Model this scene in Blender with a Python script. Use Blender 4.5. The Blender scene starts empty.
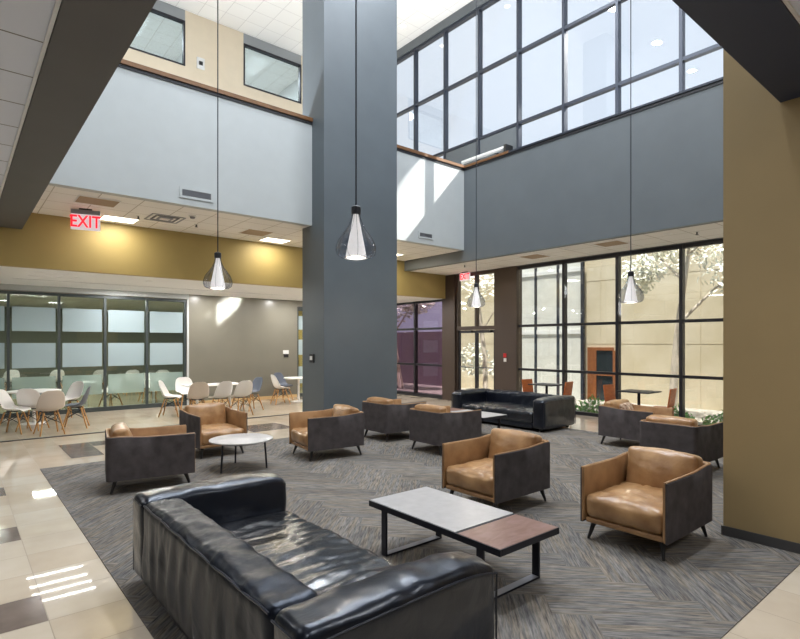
import bpy, bmesh, math, random
from mathutils import Vector, Matrix, noise
random.seed(7)
SC = bpy.context.scene
COL = SC.collection
PI = math.pi

# ------------------------------------------------------------------ materials
def lin(c):
    return tuple(((v/255)/12.92 if v/255 <= .04045 else ((v/255+.055)/1.055)**2.4) for v in c)

def base(name):
    m = bpy.data.materials.new(name); m.use_nodes = True
    nt = m.node_tree
    return m, nt, nt.nodes['Principled BSDF'], nt.nodes['Material Output']

def N(nt, t, **kw):
    n = nt.nodes.new(t)
    for k, v in kw.items():
        if k in n.inputs.keys(): n.inputs[k].default_value = v
        else: setattr(n, k, v)
    return n

def mat(name, rgb, rough=.6, metal=0, var=0, vscale=4, bump=0, bscale=60, stretch=(1,1,1), rgb2=None, coat=0, detail=4, spec=.5, coord='Object', dist=0):
    m, nt, p, out = base(name)
    c = (*lin(rgb), 1)
    p.inputs['Base Color'].default_value = c
    p.inputs['Roughness'].default_value = rough
    p.inputs['Metallic'].default_value = metal
    p.inputs['Specular IOR Level'].default_value = spec
    p.inputs['Coat Weight'].default_value = coat
    tc = N(nt, 'ShaderNodeTexCoord'); mp = N(nt, 'ShaderNodeMapping')
    mp.inputs['Scale'].default_value = stretch
    nt.links.new(tc.outputs[coord], mp.inputs['Vector'])
    if var or rgb2:
        nz = N(nt, 'ShaderNodeTexNoise', Scale=vscale, Detail=detail, Distortion=dist)
        nt.links.new(mp.outputs[0], nz.inputs['Vector'])
        rp = N(nt, 'ShaderNodeValToRGB')
        rp.color_ramp.elements[0].position = .32; rp.color_ramp.elements[1].position = .68
        a = lin(rgb2) if rgb2 else tuple(v*(1-var) for v in c[:3])
        b = c[:3] if rgb2 else tuple(min(1, v*(1+var)) for v in c[:3])
        rp.color_ramp.elements[0].color = (*a, 1); rp.color_ramp.elements[1].color = (*b, 1)
        nt.links.new(nz.outputs['Fac'], rp.inputs[0]); nt.links.new(rp.outputs[0], p.inputs['Base Color'])
    if bump:
        nb = N(nt, 'ShaderNodeTexNoise', Scale=bscale, Detail=5, Distortion=dist)
        nt.links.new(mp.outputs[0], nb.inputs['Vector'])
        bp = N(nt, 'ShaderNodeBump', Strength=bump, Distance=.01)
        nt.links.new(nb.outputs['Fac'], bp.inputs['Height']); nt.links.new(bp.outputs[0], p.inputs['Normal'])
    return m

def glass(name, tint=(1,1,1), refl=.06, rough=0.0):
    m, nt, p, out = base(name); nt.nodes.remove(p)
    tr = N(nt, 'ShaderNodeBsdfTransparent'); tr.inputs[0].default_value = (*tint, 1)
    gl = N(nt, 'ShaderNodeBsdfGlossy'); gl.inputs['Roughness'].default_value = rough
    lw = N(nt, 'ShaderNodeLayerWeight', Blend=.25)
    mr = N(nt, 'ShaderNodeMapRange'); mr.inputs['To Min'].default_value = refl; mr.inputs['To Max'].default_value = min(1, refl*5)
    mx = N(nt, 'ShaderNodeMixShader')
    nt.links.new(lw.outputs['Fresnel'], mr.inputs[0]); nt.links.new(mr.outputs[0], mx.inputs[0])
    nt.links.new(tr.outputs[0], mx.inputs[1]); nt.links.new(gl.outputs[0], mx.inputs[2]); nt.links.new(mx.outputs[0], out.inputs[0])
    return m

def film(name, rgb, alpha):
    m, nt, p, out = base(name); nt.nodes.remove(p)
    d = N(nt, 'ShaderNodeBsdfDiffuse'); d.inputs[0].default_value = (*lin(rgb), 1)
    t = N(nt, 'ShaderNodeBsdfTranslucent'); t.inputs[0].default_value = (*lin(rgb), 1)
    tr = N(nt, 'ShaderNodeBsdfTransparent')
    m1 = N(nt, 'ShaderNodeMixShader'); m1.inputs[0].default_value = .25
    m2 = N(nt, 'ShaderNodeMixShader'); m2.inputs[0].default_value = alpha
    nt.links.new(d.outputs[0], m1.inputs[1]); nt.links.new(t.outputs[0], m1.inputs[2])
    nt.links.new(tr.outputs[0], m2.inputs[1]); nt.links.new(m1.outputs[0], m2.inputs[2]); nt.links.new(m2.outputs[0], out.inputs[0])
    return m

def emit(name, rgb, s):
    m, nt, p, out = base(name)
    p.inputs['Base Color'].default_value = (*lin(rgb), 1)
    p.inputs['Emission Color'].default_value = (*lin(rgb), 1)
    p.inputs['Emission Strength'].default_value = s
    return m

def ceiling_tile(name, rgb, line, ox=0, oy=0, size=.575):
    m, nt, p, out = base(name)
    tc = N(nt, 'ShaderNodeTexCoord'); mp = N(nt, 'ShaderNodeMapping'); mp.inputs['Location'].default_value = (ox, oy, 0)
    br = N(nt, 'ShaderNodeTexBrick', offset=0.0, squash=1.0)
    br.inputs['Scale'].default_value = 1; br.inputs['Brick Width'].default_value = size; br.inputs['Row Height'].default_value = size
    br.inputs['Mortar Size'].default_value = .007; br.inputs['Mortar Smooth'].default_value = .1; br.inputs['Bias'].default_value = 0
    br.inputs['Color1'].default_value = (*lin(rgb), 1); br.inputs['Color2'].default_value = (*[v*.97 for v in lin(rgb)], 1)
    br.inputs['Mortar'].default_value = (*lin(line), 1)
    nt.links.new(tc.outputs['Object'], mp.inputs[0]); nt.links.new(mp.outputs[0], br.inputs['Vector'])
    nt.links.new(br.outputs['Color'], p.inputs['Base Color'])
    p.inputs['Roughness'].default_value = .9
    nz = N(nt, 'ShaderNodeTexNoise', Scale=180); bp = N(nt, 'ShaderNodeBump', Strength=.15, Distance=.005)
    nt.links.new(tc.outputs['Object'], nz.inputs['Vector']); nt.links.new(nz.outputs['Fac'], bp.inputs['Height']); nt.links.new(bp.outputs[0], p.inputs['Normal'])
    return m

def wood(name, a, b, stretch, rough=.45):
    return mat(name, a, rough, rgb2=b, vscale=6, stretch=stretch, bump=.08, bscale=10, dist=1.2)

def carpet_mat():
    m, nt, p, out = base('carpet_weave')
    uv = N(nt, 'ShaderNodeUVMap')
    at = N(nt, 'ShaderNodeAttribute'); at.attribute_name = 'tint'
    ad = N(nt, 'ShaderNodeVectorMath', operation='ADD')
    sc = N(nt, 'ShaderNodeVectorMath', operation='SCALE'); sc.inputs['Scale'].default_value = 37
    nt.links.new(at.outputs['Color'], sc.inputs[0]); nt.links.new(uv.outputs[0], ad.inputs[0]); nt.links.new(sc.outputs[0], ad.inputs[1])
    mp = N(nt, 'ShaderNodeMapping'); mp.inputs['Scale'].default_value = (6.5, 75, 1)
    nt.links.new(ad.outputs[0], mp.inputs[0])
    n1 = N(nt, 'ShaderNodeTexNoise', Scale=1.0, Detail=5, Roughness=.65); nt.links.new(mp.outputs[0], n1.inputs['Vector'])
    mp2 = N(nt, 'ShaderNodeMapping'); mp2.inputs['Scale'].default_value = (2.4, 26, 1)
    nt.links.new(ad.outputs[0], mp2.inputs[0])
    n2 = N(nt, 'ShaderNodeTexNoise', Scale=1.0, Detail=3); nt.links.new(mp2.outputs[0], n2.inputs['Vector'])
    r1 = N(nt, 'ShaderNodeValToRGB'); e = r1.color_ramp.elements
    e[0].position = .30; e[0].color = (*lin((66,66,67)), 1); e[1].position = .70; e[1].color = (*lin((143,137,130)), 1)
    r2 = N(nt, 'ShaderNodeValToRGB'); e = r2.color_ramp.elements
    e[0].position = .42; e[0].color = (.90,.93,.98,1); e[1].position = .62; e[1].color = (1.10,1.02,.91,1)
    nt.links.new(n1.outputs['Fac'], r1.inputs[0]); nt.links.new(n2.outputs['Fac'], r2.inputs[0])
    mx = N(nt, 'ShaderNodeMix', data_type='RGBA', blend_type='MULTIPLY'); mx.inputs[0].default_value = 1
    nt.links.new(r1.outputs[0], mx.inputs[6]); nt.links.new(r2.outputs[0], mx.inputs[7])
    mr = N(nt, 'ShaderNodeMapRange'); mr.inputs['To Min'].default_value = .82; mr.inputs['To Max'].default_value = 1.12
    nt.links.new(at.outputs['Fac'], mr.inputs[0])
    m3 = N(nt, 'ShaderNodeVectorMath', operation='SCALE'); nt.links.new(mx.outputs[2], m3.inputs[0]); nt.links.new(mr.outputs[0], m3.inputs['Scale'])
    nt.links.new(m3.outputs[0], p.inputs['Base Color'])
    p.inputs['Roughness'].default_value = .95; p.inputs['Specular IOR Level'].default_value = .15
    bp = N(nt, 'ShaderNodeBump', Strength=.5, Distance=.006); nt.links.new(n1.outputs['Fac'], bp.inputs['Height']); nt.links.new(bp.outputs[0], p.inputs['Normal'])
    return m

def leather(name, rgb, rgb2, rough, stretch, bscale, bump, coat=0.0, fine=.12):
    m, nt, p, out = base(name)
    if 'black' in name: p.inputs['Specular Tint'].default_value = (.62,.72,.9,1); p.inputs['Specular IOR Level'].default_value = .55
    p.inputs['Roughness'].default_value = rough; p.inputs['Coat Weight'].default_value = coat; p.inputs['Coat Roughness'].default_value = .2
    tc = N(nt, 'ShaderNodeTexCoord'); mp = N(nt, 'ShaderNodeMapping'); mp.inputs['Scale'].default_value = stretch
    nt.links.new(tc.outputs['Object'], mp.inputs[0])
    nz = N(nt, 'ShaderNodeTexNoise', Scale=5, Detail=5); nt.links.new(tc.outputs['Object'], nz.inputs['Vector'])
    rp = N(nt, 'ShaderNodeValToRGB'); rp.color_ramp.elements[0].position = .35; rp.color_ramp.elements[1].position = .65
    rp.color_ramp.elements[0].color = (*lin(rgb2), 1); rp.color_ramp.elements[1].color = (*lin(rgb), 1)
    nt.links.new(nz.outputs['Fac'], rp.inputs[0]); nt.links.new(rp.outputs[0], p.inputs['Base Color'])
    n1 = N(nt, 'ShaderNodeTexNoise', Scale=bscale, Detail=3, Distortion=1.0); nt.links.new(mp.outputs[0], n1.inputs['Vector'])
    n2 = N(nt, 'ShaderNodeTexNoise', Scale=220, Detail=2); nt.links.new(tc.outputs['Object'], n2.inputs['Vector'])
    b1 = N(nt, 'ShaderNodeBump', Strength=bump, Distance=.03); b2 = N(nt, 'ShaderNodeBump', Strength=fine, Distance=.004)
    nt.links.new(n1.outputs['Fac'], b1.inputs['Height']); nt.links.new(n2.outputs['Fac'], b2.inputs['Height'])
    nt.links.new(b1.outputs[0], b2.inputs['Normal']); nt.links.new(b2.outputs[0], p.inputs['Normal'])
    return m

M = dict(
    white=mat('white_paint', (189,194,195), .6, var=.02),
    soffit=mat('white_soffit', (243,243,242), .7),
    grey=mat('slate_grey_paint', (98,104,108), .5, var=.04, vscale=2),
    column=mat('slate_blue_paint', (93,101,107), .45, var=.04, vscale=2),
    olive=mat('olive_grey_paint', (122,119,108), .28, var=.03, vscale=2),
    gold=mat('gold_paint', (168,149,94), .55, var=.03, vscale=2),
    tan=mat('tan_paint', (165,142,101), .55, var=.03, vscale=2),
    beige=mat('beige_paint', (222,208,184), .6, var=.02),
    trimgrey=mat('grey_trim', (150,154,156), .5),
    beam=mat('charcoal_beam_paint', (92,91,90), .6, var=.04, vscale=2),
    beam2=mat('dark_beam_paint', (52,60,80), .6, var=.04, vscale=2),
    basedark=mat('charcoal_vinyl', (74,72,72), .5),
    basetan=mat('tan_base', (206,176,130), .45),
    ctile=ceiling_tile('ceiling_tile', (242,240,236), (186,180,170), .1, .2),
    ctile_low=ceiling_tile('low_ceiling_tile', (234,240,252), (120,118,120), .13, .02),
    ctile_hi=ceiling_tile('high_ceiling_tile', (244,243,240), (212,210,208), 0, 0),
    tile=mat('cream_porcelain', (198,184,165), .03, rgb2=(188,173,153), vscale=3, spec=.5),
    tile2=mat('light_porcelain', (203,191,174), .03, rgb2=(194,181,162), vscale=3),
    tileg=mat('grey_porcelain', (122,108,100), .14, rgb2=(100,90,84), vscale=5),
    grout=mat('grout', (150,138,122), .8),
    carpet=carpet_mat(),
    capwood=wood('cap_oak', (134,92,54), (104,70,40), (1,1,8)),
    black=mat('black_reveal', (28,28,34), .5),
    bronze=mat('dark_bronze_metal', (46,46,52), .4, metal=.3),
    tealframe=mat('grey_teal_frame', (70,78,80), .45, metal=.2),
    brown=mat('brown_metal', (74,62,56), .45, metal=.2),
    alu=mat('grey_aluminium', (54,59,70), .4, metal=.3),
    glass=glass('clear_glass', (.97,.985,1), .05),
    glassx=glass('courtyard_glass', (.95,.97,.97), .07),
    glassp=glass('purple_tinted_glass', (.60,.52,.60), .05),
    glassd=glass('interior_glass', (.86,.91,.88), .06),
    glassup=glass('upper_window_glass', (.80,.86,.88), .16),
    film=film('frosted_film', (186,203,210), .84),
    filmlow=film('pale_frosted_film', (190,212,208), .38),
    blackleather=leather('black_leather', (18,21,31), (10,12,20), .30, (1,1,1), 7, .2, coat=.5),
    sofaseat=leather('black_leather_seat', (36,37,41), (22,23,27), .27, (.8,3,1), 2.2, .5, coat=1.0),  # black leather, base colour lightened to stand for the seat highlights
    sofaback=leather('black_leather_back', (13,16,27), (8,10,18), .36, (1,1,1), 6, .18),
    piping=mat('black_piping', (32,36,46), .3),
    tanleather=leather('tan_leather', (178,139,97), (138,100,64), .33, (1,1,1), 5, .2, coat=.15),
    tanlining=leather('tan_leather_lining', (170,132,92), (140,103,68), .42, (1,1,1), 3, .08),
    suede=mat('charcoal_suede', (78,73,74), .85, var=.22, vscale=9, bump=.15, bscale=120, spec=.2),
    leg=mat('dark_wood_leg', (30,27,27), .45),
    tblwhite=mat('pale_stone_top', (172,170,170), .34, var=.07, vscale=14),
    tblblack=mat('black_steel', (30,32,42), .4, metal=.2),
    tblsteel=mat('brushed_steel', (150,152,160), .45, metal=.4),
    tblwood=mat('reddish_wood_top', (134,104,98), .33, rgb2=(116,84,72), vscale=4, stretch=(2,5,1), dist=1.0),
    white_lam=mat('white_laminate', (236,234,232), .35),
    shellw=mat('white_shell', (238,236,234), .4),
    shellb=mat('beige_shell', (216,204,192), .45),
    shelln=mat('blue_grey_shell', (92,99,114), .45),
    dowel=wood('beech_dowel', (206,156,96), (182,130,74), (6,6,1)),
    wire=mat('black_wire', (34,32,32), .5),
    lampcap=mat('pendant_cap', (60,62,68), .4, metal=.5),
    smoke=glass('smoked_glass', (.78,.80,.85), .05, .02),
    opal=emit('opal_glass', (255,248,240), .38),
    cord=mat('black_cord', (40,44,54), .6),
    troffer=emit('troffer_diffuser', (255,244,222), 3.0),
    steelwhite=mat('white_metal', (226,226,224), .4),
    grille=mat('taupe_grille', (186,166,142), .7),
    grilled=mat('dark_grille', (120,122,128), .6),
    louvre=mat('grey_louvre', (150,154,160), .5),
    signface=emit('sign_face', (236,232,240), .28),
    signred=emit('sign_red', (235,30,44), 1.0),
    red=mat('red_plastic', (200,40,44), .4),
    blackplastic=mat('black_plastic', (30,30,32), .4),
    orangewood=wood('orange_wood', (186,104,52), (160,82,38), (1,1,5)),
    stone=mat('limestone_panel', (212,200,176), .8, rgb2=(198,184,156), vscale=1.2, bump=.1, bscale=30),
    joint=mat('panel_joint', (150,136,110), .9),
    purplewall=mat('mauve_brick', (116,98,108), .8, var=.1, vscale=6),
    paving=mat('courtyard_paving', (150,144,134), .8, var=.1),
    doorwood=wood('door_wood', (150,94,56), (124,72,40), (5,5,1)),
    doorglass=mat('dark_door_glass', (36,44,48), .15),
    bark=mat('grey_bark', (214,200,184), .9, var=.2, vscale=14, bump=.4, bscale=30, stretch=(1,1,.3)),
    leaf=mat('pale_leaf', (236,234,218), .6, var=.25, vscale=3),
    shrub=mat('shrub_leaf', (96,150,70), .55, var=.35, vscale=5),
    facade=mat('pale_facade', (214,214,208), .5, var=.05),
    rooml=mat('study_room_wall', (120,122,108), .7),
    roomf=mat('study_room_carpet', (120,116,92), .9, var=.1, vscale=20),
    pillow1=mat('patterned_linen', (206,184,160), .85, rgb2=(120,84,62), vscale=22, detail=1),
)

# ------------------------------------------------------------------ mesh helpers
def nb(): return bmesh.new()

def box(bm, lo, hi):
    x0,y0,z0 = lo; x1,y1,z1 = hi
    v = [bm.verts.new(p) for p in ((x0,y0,z0),(x1,y0,z0),(x1,y1,z0),(x0,y1,z0),(x0,y0,z1),(x1,y0,z1),(x1,y1,z1),(x0,y1,z1))]
    for f in ((0,3,2,1),(4,5,6,7),(0,1,5,4),(1,2,6,5),(2,3,7,6),(3,0,4,7)): bm.faces.new([v[i] for i in f])
    return bm

def tube(bm, pts, r, seg=8, cap=True):
    pts = [Vector(p) for p in pts]; rs = r if isinstance(r, (list, tuple)) else [r]*len(pts)
    rings = []; prev = None
    for i, p in enumerate(pts):
        d = (pts[min(i+1, len(pts)-1)] - pts[max(i-1, 0)]).normalized()
        if prev is None:
            u = d.orthogonal().normalized()
        else:
            u = (prev - d*prev.dot(d))
            u = u.normalized() if u.length > 1e-6 else d.orthogonal().normalized()
        prev = u; w = d.cross(u)
        rings.append([bm.verts.new(p + (u*math.cos(2*PI*k/seg) + w*math.sin(2*PI*k/seg))*rs[i]) for k in range(seg)])
    for a, b in zip(rings, rings[1:]):
        for k in range(seg): bm.faces.new((a[k], a[(k+1)%seg], b[(k+1)%seg], b[k]))
    if cap:
        bm.faces.new(rings[0][::-1]); bm.faces.new(rings[-1])
    return bm

def lathe(bm, prof, seg=32, c=(0,0,0), cap=False):
    rings = []
    for r, z in prof:
        rings.append([bm.verts.new((c[0]+r*math.cos(2*PI*k/seg), c[1]+r*math.sin(2*PI*k/seg), c[2]+z)) for k in range(seg)])
    for a, b in zip(rings, rings[1:]):
        for k in range(seg): bm.faces.new((a[k], a[(k+1)%seg], b[(k+1)%seg], b[k]))
    if cap:
        bm.faces.new(rings[0][::-1]); bm.faces.new(rings[-1])
    return bm

def axis_pts(h, r, step):
    n = max(1, int(round(2*(h-r)/step)))
    e = [(-h) + r*k/3 for k in range(3)]
    mid = [-(h-r) + 2*(h-r)*k/n for k in range(n+1)]
    return e + mid + [-x for x in e[::-1]]

def rbox(bm, size, r, loc=(0,0,0), step=.08, puff=(0,0,0), disp=None, rot=None):
    """rounded box; puff swells each face outwards; disp(p, n) adds a vector"""
    hx,hy,hz = (s/2 for s in size); r = min(r, hx*.98, hy*.98, hz*.98)
    A = [axis_pts(h, r, step) for h in (hx,hy,hz)]; H = (hx,hy,hz); made = {}
    def vert(p):
        key = tuple(round(c, 6) for c in p)
        if key in made: return made[key]
        inner = Vector([max(-(H[i]-r), min(H[i]-r, p[i])) for i in range(3)])
        d = Vector(p) - inner
        n = d.normalized()
        q = inner + n*r
        f = [max(0, 1-(q[i]/H[i])**2) for i in range(3)]
        q = q + Vector([n[0]*puff[0]*f[1]*f[2], n[1]*puff[1]*f[0]*f[2], n[2]*puff[2]*f[0]*f[1]])
        if disp: q = q + disp(q, n)
        if rot: q = rot @ q
        v = bm.verts.new(q + Vector(loc)); made[key] = v
        return v
    for ax in range(3):
        b, c = (ax+1)%3, (ax+2)%3
        for s in (-1, 1):
            for i in range(len(A[b])-1):
                for j in range(len(A[c])-1):
                    quad = []
                    for (u, w) in ((i,j),(i+1,j),(i+1,j+1),(i,j+1)):
                        p = [0,0,0]; p[ax] = s*H[ax]; p[b] = A[b][u]; p[c] = A[c][w]; quad.append(vert(p))
                    if s < 0: quad.reverse()
                    if len(set(quad)) == 4: bm.faces.new(quad)
    return bm

def obj(name, bm, m, parent=None, smooth=True, loc=(0,0,0), bev=0):
    bmesh.ops.recalc_face_normals(bm, faces=bm.faces[:])
    me = bpy.data.meshes.new(name); bm.to_mesh(me); bm.free()
    for mm in (m if isinstance(m, (list, tuple)) else [m]): me.materials.append(mm)
    o = bpy.data.objects.new(name, me); COL.objects.link(o); o.location = loc
    if smooth:
        me.polygons.foreach_set('use_smooth', [True]*len(me.polygons))
        try: me.set_sharp_from_angle(angle=math.radians(40))
        except Exception: pass
    if bev:
        b = o.modifiers.new('bevel', 'BEVEL'); b.width = bev; b.segments = 2; b.limit_method = 'ANGLE'
    if parent: o.parent = parent
    return o

def tag(o, label, cat, group=None):
    o['label'] = label; o['category'] = cat
    if group: o['group'] = group
    return o

def thing(name, label, cat, loc=(0,0,0), rz=0, group=None):
    o = bpy.data.objects.new(name, None); COL.objects.link(o); o.empty_display_size = .1
    o.location = loc; o.rotation_euler = (0,0,rz)
    return tag(o, label, cat, group)

def struct(name, bm, m, smooth=False, parent=None):
    o = obj(name, bm, m, parent, smooth)
    if parent is None: o['kind'] = 'structure'
    return o

def copy_tree(o, parent=None):
    c = o.copy(); COL.objects.link(c)
    if parent: c.parent = parent
    for ch in o.children: copy_tree(ch, c)
    return c

def boxes(*bs):
    bm = nb()
    for lo, hi in bs: box(bm, lo, hi)
    return bm

def area(name, loc, sx, sy, power, color=(1,.95,.88), rot=(0,0,0), parent=None):
    l = bpy.data.lights.new(name, 'AREA'); l.shape = 'RECTANGLE'; l.size = sx; l.size_y = sy; l.energy = power; l.color = color
    o = bpy.data.objects.new(name, l); COL.objects.link(o); o.location = loc; o.rotation_euler = rot
    if parent: o.parent = parent
    return o

def fbm(p, s): return noise.noise(Vector(p)*s)

# ------------------------------------------------------------------ geometry constants (metres, X = along the white balcony, Y = along the window wall)
XW = 10.70          # window wall
XG = 9.06           # grey balcony front
YB = 8.51           # white balcony front
YD = 10.65          # gold bulkhead over the dining area
YS = 14.0           # frosted glass partition
ZC = 3.755          # ceiling under the white balcony
ZS = 2.85           # dining soffit
ZW = 3.50           # soffit by the windows
ZB = 3.46           # low beams
ZT = 5.60           # top of balcony fronts
ZR = 10.75          # high ceiling
XT = 4.90           # tan pier face

# ------------------------------------------------------------------ floor
def build_floor():
    bm = nb(); s = .41; g = .0025
    x0 = .825 - .41*8; y0 = 3.65 - .41*14
    acc = set()
    for yy in (3.65, 5.29, 6.93): acc.add((round((.415-.41-x0)/s), round((yy-y0)/s)))
    for xx, yy in ((1.235,8.57),(1.235,8.98),(1.235,9.39),(1.645,9.39),(4.105,9.39),(4.515,9.39),(4.515,8.98),(4.105,8.98),(2.875,8.98),(7.4,9.39),(7.4,8.98)):
        acc.add((round((xx-x0)/s), round((yy-y0)/s)))
    for i in range(0, 36):
        for j in range(0, 43):
            x, y = x0+i*s, y0+j*s
            if x+s > XW+.3 or y > YS: continue
            f = bm.faces.new([bm.verts.new(p) for p in ((x+g,y+g,0),(x+s-g,y+g,0),(x+s-g,min(y+s-g, 14.05),0),(x+g,min(y+s-g, 14.05),0))])
            f.material_index = 1 if (i, j) in acc else (2 if random.random() < .35 else 0)
    box(bm, (-3.2,-4,-.2), (XW+.12, 14.06, -.0015))
    for f in bm.faces:
        if all(v.co.z < -.001 for v in f.verts): f.material_index = 3
    return struct('floor', bm, [M['tile'], M['tileg'], M['tile2'], M['grout']])
build_floor()

def build_carpet(x0, x1, y0, y1):
    bm = nb(); uvl = bm.loops.layers.uv.new('UVMap'); tint = bm.faces.layers.float.new('tint')
    w, n = .23, 4
    K = int((max(x1-x0, y1-y0))/w) + 2*n
    z = .006; mid = Vector(((x0+x1)/2, (y0+y1)/2))
    def quad(a, b, L, W, horiz):
        x, y = a*w, b*w
        dx, dy = (L*w, W*w) if horiz else (W*w, L*w)
        cx, cy = x+dx/2, y+dy/2
        px, py = mid.x + (cx-cy)*.70711, mid.y + (cx+cy)*.70711
        if px < x0-1 or px > x1+1 or py < y0-1 or py > y1+1: return
        f = bm.faces.new([bm.verts.new(p) for p in ((x,y,z),(x+dx,y,z),(x+dx,y+dy,z),(x,y+dy,z))])
        f[tint] = random.random()
        o = random.random()*5
        for l in f.loops:
            c = l.vert.co
            l[uvl].uv = (c.x+o, c.y) if horiz else (c.y+o, c.x)
        for v in f.verts:
            c = v.co; v.co = (mid.x+(c.x-c.y)*.70711, mid.y+(c.x+c.y)*.70711, z)
    for k in range(-2*K, K*2):
        for t in range(-K//n-1, K//n+2):
            quad(k + 2*n*t, k, n, 1, True)
            quad(k + 2*n*t, k+1, n, 1, False)
    for co, no in (((x0,0,0),(-1,0,0)), ((x1,0,0),(1,0,0)), ((0,y0,0),(0,-1,0)), ((0,y1,0),(0,1,0))):
        bmesh.ops.bisect_plane(bm, geom=bm.verts[:]+bm.edges[:]+bm.faces[:], plane_co=co, plane_no=no, clear_outer=True)
    box(bm, (x0,y0,.0004), (x1,y1,.0058))
    o = obj('carpet', bm, M['carpet'], smooth=False)
    return tag(o, 'grey herringbone plank carpet inset in the cream tile floor', 'carpet')
build_carpet(.825, 8.80, 1.09, 8.09)
struct('trim_1', boxes(((-3,10.69,.0005),(9.9,10.75,.012))), M['basedark'])   # threshold at the dining area

# ------------------------------------------------------------------ shell
struct('ceiling', boxes(((-8,-8,ZR),(XW+.3,15.2,ZR+.3))), M['ctile_hi'])
# ceiling under the balconies
struct('ceiling_balcony', boxes(((.842,YB+.142,ZC),(5.018,YD-.002,ZC+.45)), ((5.018,8.862,ZC),(6.702,YD-.002,ZC+.45)), ((6.702,YB+.142,ZC),(XG-.002,YD-.002,ZC+.45))), M['ctile'])
struct('ceiling_window', boxes(((XG+.145,-4,ZW),(XW-.08,YD-.02,ZW+.5))), M['ctile'])
struct('ceiling_dining', boxes(((-3,YD+.12,ZS),(XW-.08,YS-.02,ZS+.4)), ((-3,YS,4.3),(XW-.05,15,4.4))), M['soffit'])
struct('ceiling_low', boxes(((-3.2,-4.2,ZB+.03),(.45,YD-.02,ZB+.5)), ((.45,-4.2,ZB+.03),(XT+.02,.88,ZB+.5))), M['ctile_low'])
struct('trim_2', boxes(((.425,.9,ZB+.012),(.447,YD-.03,ZB+.029)), ((.46,.872,ZB+.012),(XT-.02,.888,ZB+.029))), M['soffit'])
struct('beam', boxes(((.45,.89,ZB),(.84,YD-.005,ZB+.62))), M['beam'])
struct('beam_right', boxes(((.84,.89,ZB),(XT-.002,1.265,ZB+.62))), M['beam2'])
# balcony fronts
struct('wall_white_balcony', boxes(((.84,YB,ZC),(5.02,YB+.14,ZT)), ((6.72,YB,ZC),(XG,YB+.14,ZT))), M['white'])
struct('wall_grey_balcony', boxes(((XG,-4,ZW-.005),(XG+.14,YD-.01,ZT))), M['grey'])
struct('wall_near_left', boxes(((.7,1.27,ZB+.62),(.84,YB,ZT))), M['white'])
struct('wall_near_right', boxes(((.84,1.12,ZB+.62),(XG-.01,1.265,ZT))), M['white'])
struct('trim_3', boxes(((.84,YB-.012,ZT-.005),(5.02,YB+.15,ZT+.05)), ((6.72,YB-.012,ZT-.005),(XG-.012,YB+.15,ZT+.05)), ((XG-.012,1.28,ZT-.005),(XG+.15,YB+.15,ZT+.05))), M['black'])
struct('trim_4', boxes(((.84,YB-.03,ZT+.05),(5.02,YB+.17,ZT+.115)), ((6.72,YB-.03,ZT+.05),(XG-.03,YB+.17,ZT+.115)), ((XG-.03,7.2,ZT+.05),(XG+.17,YB+.17,ZT+.10))), M['capwood'])
struct('trim_7', boxes(((XG-.03,1.28,ZT+.05),(XG+.17,7.199,ZT+.085))), M['alu'])  # rest of the oak cap, coloured dark to stand for its backlit shade
# upper storey: floor slab, back wall with two windows
struct('floor_upper', boxes(((.84,YB+.14,ZC+.46),(XG+.14,15,ZC+.62)), ((XG+.14,-4,ZW+.51),(XW-.05,15,ZC+.62))), M['soffit'])
YU = 15.0
wins = ((2.93,4.85),(6.53,8.45))
wz0, wz1 = 9.21, 10.43
bm = nb()
xs = [-8, wins[0][0], wins[0][1], wins[1][0], wins[1][1], XW]
box(bm, (-8,YU,4.38), (XW,YU+.2,wz0))
for a, b in ((xs[0],xs[1]),(xs[2],xs[3]),(xs[4],xs[5])): box(bm, (a,YU,wz0), (b,YU+.2,ZR-.002))
struct('wall_upper', bm, M['beige'])
for k, (a, b) in enumerate(wins):
    f = nb()
    box(f, (a,YU-.02,wz0), (b,YU+.1,wz0+.04)); box(f, (a,YU-.02,wz1-.04), (b,YU+.1,wz1+.02)); box(f, (a,YU-.02,wz0+.04), (a+.04,YU+.1,wz1-.04)); box(f, (b-.05,YU-.02,wz0+.04), (b,YU+.1,wz1-.04))
    w = struct('window_%d' % (6+k), f, M['bronze'])
    struct('header', boxes(((a,YU-.004,wz1+.02),(b,YU+.1,ZR-.003))), M['trimgrey'], parent=w)
    struct('glass', boxes(((a+.04,YU+.03,wz0+.04),(b-.05,YU+.04,wz1-.04))), M['glassup'], parent=w)
    struct('wall_office_%d' % (k+1), boxes(((a-.6,YU+3,8),(b+.6,YU+3.1,ZR)), ((a-.6,YU+.2,8.0),(b+.6,YU+3,8.1)), ((a-.7,YU+.2,8),(a-.6,YU+3,ZR)), ((b+.6,YU+.2,8),(b+.7,YU+3,ZR))), M['white'])
    struct('ceiling_office_%d' % (k+1), boxes(((a-.7,YU+.2,ZR-.05),(b+.7,YU+3.1,ZR))), M['ctile'])
    area('office_lamp', ((a+b)/2, YU+1.4, ZR-.08), .6, 1.2, 60, (.95,.98,1))
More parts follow.
